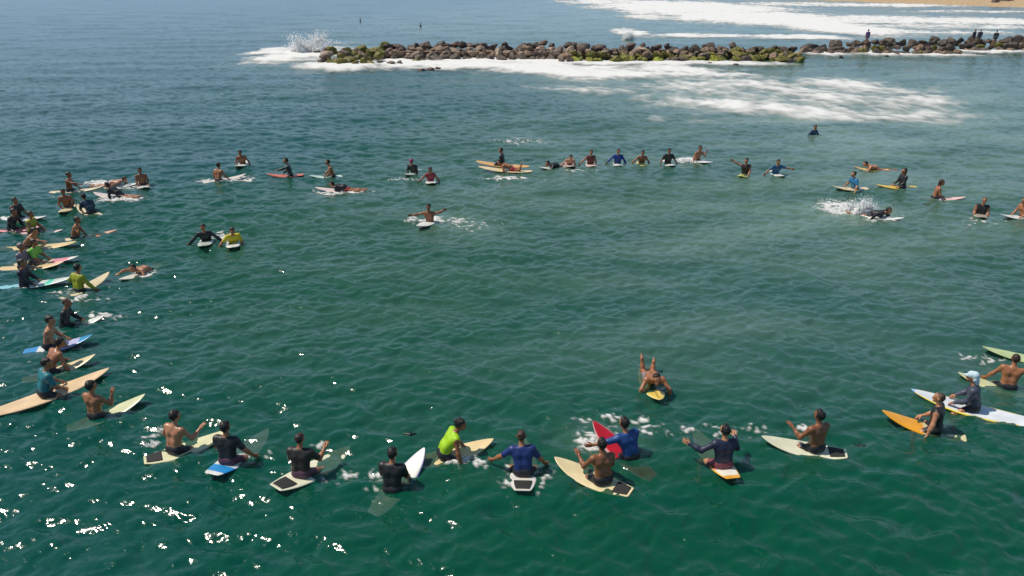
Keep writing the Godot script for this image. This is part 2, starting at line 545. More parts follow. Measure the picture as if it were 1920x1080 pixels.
func build_sea() -> void:
	var d := 4.5
	while d < 440.0:
		D.append(d)
		d += maxf(.05, .0011 * (d * d + 100.0) / 10.0)
	for far in [520.0, 700.0, 900.0, 1100.0, 1500.0, 3000.0]: D.append(far)
	for k in [-40.0, -12.0, -5.0, -2.5, -1.7]: U.append(k)
	var fine := 800
	for k in fine + 1: U.append(lerpf(-1.25, 1.25, float(k) / fine))
	for k in [1.7, 2.5, 5.0, 12.0, 40.0]: U.append(k)
	NC = U.size()
	var NR := D.size()
	var foam := PackedFloat32Array()
	foam.resize(NR * NC)
	foam.fill(0.0)
	var milk_and_sheen := PackedFloat32Array()
	milk_and_sheen.resize(NR * NC)
	milk_and_sheen.fill(0.0)
	for b in FOAM + MILK_AND_SHEEN:
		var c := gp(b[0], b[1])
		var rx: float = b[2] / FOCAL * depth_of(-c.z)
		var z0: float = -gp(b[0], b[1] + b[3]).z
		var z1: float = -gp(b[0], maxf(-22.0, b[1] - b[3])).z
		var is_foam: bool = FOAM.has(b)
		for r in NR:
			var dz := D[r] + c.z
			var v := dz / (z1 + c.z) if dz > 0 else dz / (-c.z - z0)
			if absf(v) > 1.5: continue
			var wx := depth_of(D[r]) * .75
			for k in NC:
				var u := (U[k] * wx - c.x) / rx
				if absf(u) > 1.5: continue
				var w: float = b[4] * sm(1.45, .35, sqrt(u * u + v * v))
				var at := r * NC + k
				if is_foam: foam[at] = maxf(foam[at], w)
				else: milk_and_sheen[at] = milk_and_sheen[at] + w * (1.0 - milk_and_sheen[at])
	var v := PackedVector3Array()
	v.resize(NR * NC)
	var col := PackedColorArray()
	col.resize(NR * NC)
	var fc := PackedColorArray()
	fc.resize(NR * NC)
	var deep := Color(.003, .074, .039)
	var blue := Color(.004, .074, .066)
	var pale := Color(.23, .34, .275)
	var white := Color(.70, .70, .69)
	for r in NR:
		var dd := D[r]
		var wx := depth_of(dd) * .75
		for k in NC:
			var x := U[k] * wx
			var z := -dd
			var at := r * NC + k
			var h := wave(x, z) if dd < 440.0 and absf(U[k]) < 1.5 else 0.0
			v[at] = Vector3(x, h, z)
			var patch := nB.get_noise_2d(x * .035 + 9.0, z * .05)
			var tint := deep.lerp(blue, clampf(.3 + patch * .8 - x * .015, 0.0, 1.0))  # bluer to the left: part of the sky reflection put into the colour
			var m := milk_and_sheen[at]
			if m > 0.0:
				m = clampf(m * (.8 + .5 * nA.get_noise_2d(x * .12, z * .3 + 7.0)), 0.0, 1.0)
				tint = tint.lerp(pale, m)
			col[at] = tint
			var f := foam[at]
			var a := 0.0
			if f > 0.0:
				var far := dd > 40.0
				var n := nC.get_noise_2d(x * (.11 if far else 2.2), z * (.17 if far else 3.4)) * .6 + nA.get_noise_2d(x * (.5 if far else 6.0) + 3.0, z * (.42 if far else 8.0)) * (.42 if far else .6) + nB.get_noise_2d(x * 1.3, z * .9) * (.22 if far else 0.0)
				a = sm(.22, 1.05, f + n * .5) * .97 if far else sm(.4, .8, f * .85 + n * .6) * .88
			fc[at] = Color(white.r, white.g, white.b, a)
	var nrm := PackedVector3Array()
	nrm.resize(NR * NC)
	for r in NR:
		for k in NC:
			var a := v[r * NC + mini(k + 1, NC - 1)] - v[r * NC + maxi(k - 1, 0)]
			var b := v[mini(r + 1, NR - 1) * NC + k] - v[maxi(r - 1, 0) * NC + k]
			nrm[r * NC + k] = a.cross(b).normalized()
	var idx := PackedInt32Array()
	idx.resize((NR - 1) * (NC - 1) * 6)
	var w := 0
	for r in NR - 1:
		for k in NC - 1:
			var a := r * NC + k
			idx[w] = a
			idx[w + 1] = a + NC
			idx[w + 2] = a + 1
			idx[w + 3] = a + 1
			idx[w + 4] = a + NC
			idx[w + 5] = a + NC + 1
			w += 6
	var m := StandardMaterial3D.new()
	m.vertex_color_use_as_albedo = true
	m.albedo_color = Color(1, 1, 1, .73)
	m.transparency = BaseMaterial3D.TRANSPARENCY_ALPHA
	m.roughness = .12
	m.metallic_specular = .48
	m.normal_enabled = true
	m.normal_scale = .5
	var rip := FastNoiseLite.new()
	rip.seed = 5
	rip.frequency = .012
	rip.fractal_octaves = 4
	var nt := NoiseTexture2D.new()
	nt.width = 1024
	nt.height = 1024
	nt.seamless = true
	nt.noise = rip
	nt.as_normal_map = true
	nt.bump_strength = 8.0
	m.normal_texture = nt
	m.uv1_triplanar = true
	m.uv1_world_triplanar = true
	m.uv1_scale = Vector3(.5, .5, .7)
	var sea := part("sea_water", arrays_mesh(v, nrm, idx, col), m, self)
	tag(sea, "green wind-rippled sea water", "", "", "structure")
	# foam: a lumpy sheet of bubbles on the water
	var fv := PackedVector3Array()
	var fn := PackedVector3Array()
	var fcol := PackedColorArray()
	var fi := PackedInt32Array()
	var seen := PackedInt32Array()
	seen.resize(NR * NC)
	seen.fill(-1)
	for r in NR - 1:
		for k in NC - 1:
			var q := [r * NC + k, (r + 1) * NC + k, r * NC + k + 1, (r + 1) * NC + k + 1]
			if fc[q[0]].a + fc[q[1]].a + fc[q[2]].a + fc[q[3]].a < .02: continue
			for at in q:
				if seen[at] < 0:
					seen[at] = fv.size()
					var p: Vector3 = v[at]
					var a: float = fc[at].a
					var lump := .012 + a * (.05 + .04 * nC.get_noise_2d(p.x * .3, p.z * .3)) * (2.0 if -p.z > 40.0 else .5)
					fv.append(p + Vector3(0, lump, 0))
					fn.append(Vector3.UP.lerp(nrm[at], .3).normalized())
					fcol.append(fc[at])
			fi.append_array([seen[q[0]], seen[q[1]], seen[q[2]], seen[q[2]], seen[q[1]], seen[q[3]]])
	var fm := StandardMaterial3D.new()
	fm.vertex_color_use_as_albedo = true
	fm.transparency = BaseMaterial3D.TRANSPARENCY_ALPHA
	fm.roughness = .8
	var fo := part("sea_foam", arrays_mesh(fv, fn, fi, fcol), fm, self)
	tag(fo, "white foam spread over the water around jetty, surf and swimmers", "foam", "", "stuff")

# foam, then cloudy water with sky reflection painted into its wide patches: [pixel x, y, radius x, radius y, strength]
var FOAM := [[570, 102, 95, 20, 1.0], [505, 97, 45, 8, .95], [650, 122, 100, 11, 1.1], [750, 118, 60, 12, 1.1], [840, 122, 60, 10, 1.1], [900, 115, 90, 7, 1.2], [1020, 115, 110, 7, 1.2], [1140, 118, 110, 6, 1.1], [1260, 119, 110, 5, 1.1], [1390, 119, 120, 4, 1.05], [910, 122, 90, 9, 1.2], [1010, 128, 120, 13, 1.15], [1130, 137, 140, 15, 1.05], [1260, 134, 110, 13, .95],
	[1350, 150, 160, 22, .72], [1480, 190, 280, 36, .68], [1600, 208, 220, 24, .7], [1560, 165, 180, 20, .68], [1720, 195, 120, 22, .5], [1200, 165, 200, 14, .5], [1320, 220, 140, 12, .45], [1550, 100, 60, 5, 1.1], [1660, 101, 90, 6, 1.15], [1760, 101, 70, 6, 1.15], [1870, 97, 90, 3, 1.1],
	[1150, 4, 110, 7, 1.0], [1290, 14, 190, 14, 1.3], [1430, 34, 190, 17, 1.3], [1570, 52, 110, 17, 1.25], [1260, 22, 110, 10, 1.1], [1330, 67, 140, 4, 1.0], [1490, 70, 110, 6, 1.1], [1680, 38, 190, 10, 1.05], [1780, 50, 160, 6, .8], [1850, 40, 130, 9, 1.1], [1650, 10, 190, 4, 1.0], [1830, 22, 160, 3, .8], [1790, 62, 170, 4, .75], [1180, 62, 35, 9, 1.0], [1220, 32, 60, 6, .9], [1500, 8, 150, 5, .9],
	[1290, 299, 28, 6, 1.0], [440, 338, 40, 6, .9], [395, 340, 30, 4, .7], [640, 361, 55, 5, .75], [225, 376, 55, 6, .85], [185, 343, 30, 6, .9], [250, 352, 40, 5, .6], [800, 414, 40, 7, .8], [850, 416, 40, 8, .55], [880, 424, 50, 10, .38], [1585, 388, 55, 14, .95], [1650, 410, 36, 8, .8], [975, 266, 60, 6, .45], [950, 335, 55, 4, .75],
	[1105, 838, 26, 22, .95], [150, 556, 45, 10, .5], [190, 588, 40, 6, .65], [120, 545, 30, 8, .6], [270, 508, 25, 8, .7], [880, 870, 45, 14, .6], [1150, 800, 80, 22, .42], [1220, 815, 40, 14, .5], [1000, 905, 40, 22, .5], [955, 895, 25, 30, .5], [285, 820, 25, 20, .5], [480, 850, 40, 8, .4], [640, 895, 50, 12, .45], [1350, 815, 50, 14, .45], [1420, 810, 30, 8, .5], [1290, 815, 40, 12, .42], [1510, 810, 25, 8, .5], [1840, 672, 50, 8, .5], [420, 442, 30, 8, .7], [1080, 322, 40, 3, .5], [760, 335, 50, 3, .5], [1830, 420, 60, 8, .3], [700, 900, 30, 20, .4], [600, 835, 25, 12, .45]]
var MILK_AND_SHEEN := [[1500, 175, 420, 55, .82], [1150, 150, 300, 35, .5], [600, 105, 130, 28, .5], [1500, 40, 560, 55, .75], [950, 45, 420, 40, .42], [1750, 260, 420, 110, .56], [1850, 150, 250, 60, .5], [1250, 250, 420, 60, .22], [880, 418, 90, 20, .35], [1650, 400, 380, 90, .26], [1600, 390, 90, 22, .4], [1130, 830, 90, 40, .14], [1600, 560, 520, 200, .17], [1050, 520, 660, 260, .14], [1300, 380, 700, 120, .16]]

# ---------------------------------------------------------------- rocks
var ROCKS := []
func rock_mesh(sd: int) -> ArrayMesh:
	var n := FastNoiseLite.new()
	n.seed = sd
	n.frequency = .9
	var r := RandomNumberGenerator.new()
	r.seed = sd
	var cuts := []
	for k in 13:
		cuts.append([Vector3(r.randf_range(-1, 1), r.randf_range(-1, 1), r.randf_range(-1, 1)).normalized(), r.randf_range(.5, .8)])
	var v := PackedVector3Array()
	var idx := PackedInt32Array()
	var nu := 14
	var nv := 9
	for j in nv + 1:
		for i in nu:
			var th := PI * j / nv
			var ph := TAU * i / nu
			var p := Vector3(sin(th) * cos(ph), cos(th), sin(th) * sin(ph))
			p *= 1.0 + .28 * n.get_noise_3dv(p * 1.3) + .08 * n.get_noise_3dv(p * 4.0)
			for c in cuts:
				var e: float = p.dot(c[0]) - c[1]
				if e > 0.0: p -= c[0] * e
			v.append(p)
	for j in nv:
		for i in nu:
			var a := j * nu + i
			var b := j * nu + (i + 1) % nu
			idx.append_array([a, b, a + nu, b, b + nu, a + nu])
	# split so that facets stay crisp
	var fl := PackedVector3Array()
	var fx := PackedInt32Array()
	for k in idx.size():
		fl.append(v[idx[k]])
		fx.append(k)
	return finish({"v": fl, "i": fx})

func rock_mat(lo: Color, hi: Color, sd: int) -> StandardMaterial3D:
	var m := StandardMaterial3D.new()
	m.albedo_texture = noise_tex(.02, lo, hi, 256, sd)
	m.uv1_triplanar = true
	m.uv1_world_triplanar = true
	m.uv1_scale = Vector3.ONE * .45
	m.roughness = .75
	return m

func rock(parent: Node3D, at: Vector3, s: Vector3, m: Material) -> void:
	var o := part("rock", ROCKS[rng.randi() % ROCKS.size()], m, parent)
	o.position = at - parent.position
	o.rotation = Vector3(rng.randf_range(-.4, .4), rng.randf_range(0, TAU), rng.randf_range(-.4, .4))
	o.scale = s

func build_jetty() -> void:
	for k in 9: ROCKS.append(rock_mesh(20 + k))
	var dark := [rock_mat(lin(.035, .028, .024), lin(.10, .08, .065), 1), rock_mat(lin(.045, .034, .026), lin(.15, .11, .085), 2)]
	var tan := [rock_mat(lin(.13, .085, .06), lin(.38, .265, .175), 3), rock_mat(lin(.085, .055, .038), lin(.28, .19, .13), 4), rock_mat(lin(.05, .036, .03), lin(.2, .14, .11), 5), rock_mat(lin(.16, .115, .08), lin(.46, .35, .26), 6)]
	var green := [rock_mat(lin(.05, .05, .012), lin(.2, .18, .02), 7), rock_mat(lin(.08, .07, .015), lin(.24, .2, .04), 8)]
	var lime := [rock_mat(lin(.1, .11, .012), lin(.34, .36, .03), 9), rock_mat(lin(.06, .06, .015), lin(.26, .25, .03), 10)]
	var a := gp(1060, 114)
	var o := thing("rock_jetty", a, "long dark jetty of piled boulders with green algae, foam along its foot", "jetty")
	var x := 604.0
	while x < 1512.0:
		var base := 121.0 if x < 700.0 else (112.0 if x < 1050.0 else 115.0)
		var f := gp(x, base)
		var crest := 1.55 + .4 * nA.get_noise_1d(x * .02)
		if x < 660.0: crest = lerpf(1.35, 1.6, (x - 604.0) / 56.0)
		if x > 1440.0: crest = 1.35
		for row in 4:
			var t := row / 3.0
			var s := rng.randf_range(.36, .78)
			if row == 3: s = rng.randf_range(.5, .8)
			var p := f + Vector3(rng.randf_range(-.4, .4), lerpf(.15, crest - .4, t) + rng.randf_range(-.12, .12), -t * 3.4 + rng.randf_range(-.3, .3))
			var m: Material = tan[rng.randi() % 4]
			if row == 3: m = dark[rng.randi() % 2] if rng.randf() < .65 else tan[2]
			elif row == 0: m = dark[1] if rng.randf() < .55 else tan[2]
			var g := nB.get_noise_1d(x * .04) * .3
			if x > 612 and x < 720 and rng.randf() < .8: m = green[rng.randi() % 2]
			elif x > 1070 and x < 1360 and row == 0 and rng.randf() < .9 + g: m = lime[rng.randi() % 2]
			elif x > 1060 and x < 1400 and row == 1 and rng.randf() < .6: m = green[rng.randi() % 2]
			elif x > 1380 and row < 3 and rng.randf() < .7: m = green[rng.randi() % 2] if rng.randf() < .6 else lime[1]
			rock(o, p, Vector3(s * rng.randf_range(.9, 1.35), s * rng.randf_range(.55, .85), s * rng.randf_range(.85, 1.2)), m)
		x += rng.randf_range(11.5, 15.0)
	for q in [[560, 92, .5], [575, 95, .6], [590, 93, .55], [596, 100, .5], [612, 112, .5], [622, 118, .45], [545, 92, .3], [715, 120, .55], [732, 121, .6], [748, 120, .5], [780, 115, .55], [792, 114, .4], [792, 133, .4], [806, 131, .45], [822, 130, .4], [1380, 122, .3], [1330, 120, .35]]:
		var p := gp(q[0], q[1])
		rock(o, p + Vector3(0, .05, 0), Vector3(q[2] * 1.5, q[2] * .6, q[2]), dark[1] if q[0] != 780 else green[0])
	var core := BoxMesh.new()
	core.size = Vector3(absf(gp(1512, 114).x - gp(604, 120).x) - 2.0, 2.4, 3.4)
	var co := part("rubble_core", core, tan[1], o)
	co.position = Vector3(-.4, -.45, -4.2)
	var b := gp(1720, 98)
	var o2 := thing("rock_groyne", b, "low broken line of boulders beyond the jetty, people standing on it", "rocks")
	x = 1520.0
	while x < 1990.0:
		var f := gp(x, 101.0 if x < 1800 else 96.0)
		var crest := 1.15 + .3 * nA.get_noise_1d(x * .05)
		if x < 1580.0: crest = .65
		for row in 3:
			var t := row / 2.0
			var s := rng.randf_range(.42, .78)
			var p := f + Vector3(rng.randf_range(-.4, .4), lerpf(.05, crest - .2, t) + rng.randf_range(-.1, .1), -t * 2.6 + rng.randf_range(-.3, .3))
			var m: Material = tan[1 + rng.randi() % 2] if rng.randf() < .6 else dark[rng.randi() % 2]
			if row == 2: m = dark[rng.randi() % 2]
			elif rng.randf() < .15: m = green[0]
			rock(o2, p, Vector3(s * rng.randf_range(.9, 1.35), s * rng.randf_range(.6, .9), s), m)
		x += rng.randf_range(9.5, 12.5)
	for q in [[1669, 88, .75], [1610, 90, .6], [1755, 86, .85], [1785, 86, .75], [1830, 84, .8]]:
		rock(o2, gp(q[0], q[1]) + Vector3(0, .6, -.8), Vector3(q[2] * 1.2, q[2] * .85, q[2]), dark[1])
	for q in [[1578, 108, .4], [1680, 104, .5], [1662, 106, .4], [1765, 95, .4]]:
		rock(o2, gp(q[0], q[1]), Vector3(q[2] * 1.4, q[2] * .6, q[2]), dark[1])
	# the beach
	var sand := StandardMaterial3D.new()
	sand.albedo_texture = noise_tex(.02, lin(.34, .235, .13), lin(.50, .36, .21), 512, 14)
	sand.uv1_triplanar = true
	sand.uv1_world_triplanar = true
	sand.uv1_scale = Vector3.ONE * .06
	sand.roughness = .95
	var s0 := gp(1540, 1)
	var s1 := gp(1920, 14)
	var along := (s1 - s0).normalized()
	var inland := Vector3(-along.z, 0, along.x)
	if inland.z > 0: inland = -inland
	var v := PackedVector3Array()
	var idx := PackedInt32Array()
	for i in 41:
		for j in 31:
			var u := lerpf(-120, 200, i / 40.0)
			var w := lerpf(-12, 220, pow(j / 30.0, 1.6))
			var p := s0 + along * u + inland * (w + 3.0 * nA.get_noise_1d(u * .05))
			v.append(Vector3(p.x, w * .05 + .25 * nA.get_noise_2d(p.x * .05, p.z * .05), p.z))
	for i in 40:
		for j in 30:
			var q := i * 31 + j
			idx.append_array([q, q + 31, q + 1, q + 1, q + 31, q + 32])
	var be := part("beach_sand", finish({"v": v, "i": idx, "open": true}), sand, self)
	tag(be, "pale golden sand beach", "", "", "structure")
	for q in [[1865, 9, 2.2, 1], [1880, 8, 2.7, 2], [1892, 8, 1.9, 3]]:
		var p := gp(q[0], q[1])
		var bo := thing("beach_boulder", p, ["", "brown boulder nearer the surf in the clump on the sand", "largest brown boulder amid the clump on the sand", "smallest brown boulder of the clump on the sand"][q[3]], "boulder", "boulders on the sand")
		var ro := part("rock", ROCKS[q[3]], dark[1] if q[3] == 2 else tan[2], bo)
		ro.scale = Vector3(q[2], q[2] * 1.1, q[2])
		ro.position.y = .5

# ---------------------------------------------------------------- splashes
var drop_mesh: ArrayMesh
func splash(px: float, py: float, w: float, h: float, n: int, size: float, label: String, push := Vector3.ZERO) -> void:
	var mm := MultiMesh.new()
	mm.transform_format = MultiMesh.TRANSFORM_3D
	mm.mesh = drop_mesh
	mm.instance_count = n
	var r := RandomNumberGenerator.new()
	r.seed = int(px * 7 + py)
	var c := gp(px, py)
	var jets := []
	for k in 9:
		var a := r.randf() * TAU
		var q := sqrt(r.randf()) * .7
		jets.append([Vector3(cos(a) * w * q, 0, sin(a) * w * q * .6), Vector3(r.randf_range(-.7, .7) * w * .5, h * r.randf_range(.35, 1.0) * (1.0 - q * .5), r.randf_range(-.3, .3) * w * .4) + push])
	for k in n:
		var jet: Array = jets[r.randi() % jets.size()]
		var t := pow(r.randf(), 1.4)
		var sp := w * (.2 + .22 * t)
		var p: Vector3 = jet[0] + jet[1] * (t * (1.5 - .5 * t)) + Vector3(r.randfn() * sp * .55, 0, r.randfn() * sp * .4)
		p.y = maxf(.0, p.y + r.randfn() * h * .07)
		var s := size * (pow(r.randf(), 2.4) * 1.3 + .12) * (1.15 - .6 * t)
		mm.set_instance_transform(k, Transform3D(Basis.from_euler(Vector3(t * 9, r.randf() * 6, 0)).scaled(Vector3(s, s * r.randf_range(.7, 1.6), s)), p))
	var root := Node3D.new()
	root.name = numbered("splash")
	add_child(root)
	root.position = Vector3(c.x, wave(c.x, c.z), c.z)
	tag(root, label, "splash", "", "stuff")
	var o := MultiMeshInstance3D.new()
	o.name = "droplets"
	o.multimesh = mm
	o.material_override = spray_mat
	root.add_child(o)
	var caps := []
	for jet in jets: caps.append([jet[0] + Vector3(0, h * .02, 0), jet[0] + jet[1] * .75, h * .15, h * .05])
	var body := nets(caps, maxf(h / 16.0, .012), h * .12)
	var bv: PackedVector3Array = body.v
	for k in bv.size():
		var q := bv[k] * (9.0 / h)
		bv[k] += Vector3(nA.get_noise_3dv(q), nB.get_noise_3dv(q), nC.get_noise_3dv(q)) * h * .07
	body.v = bv
	part("white_water", finish(body), spray_mat, root)

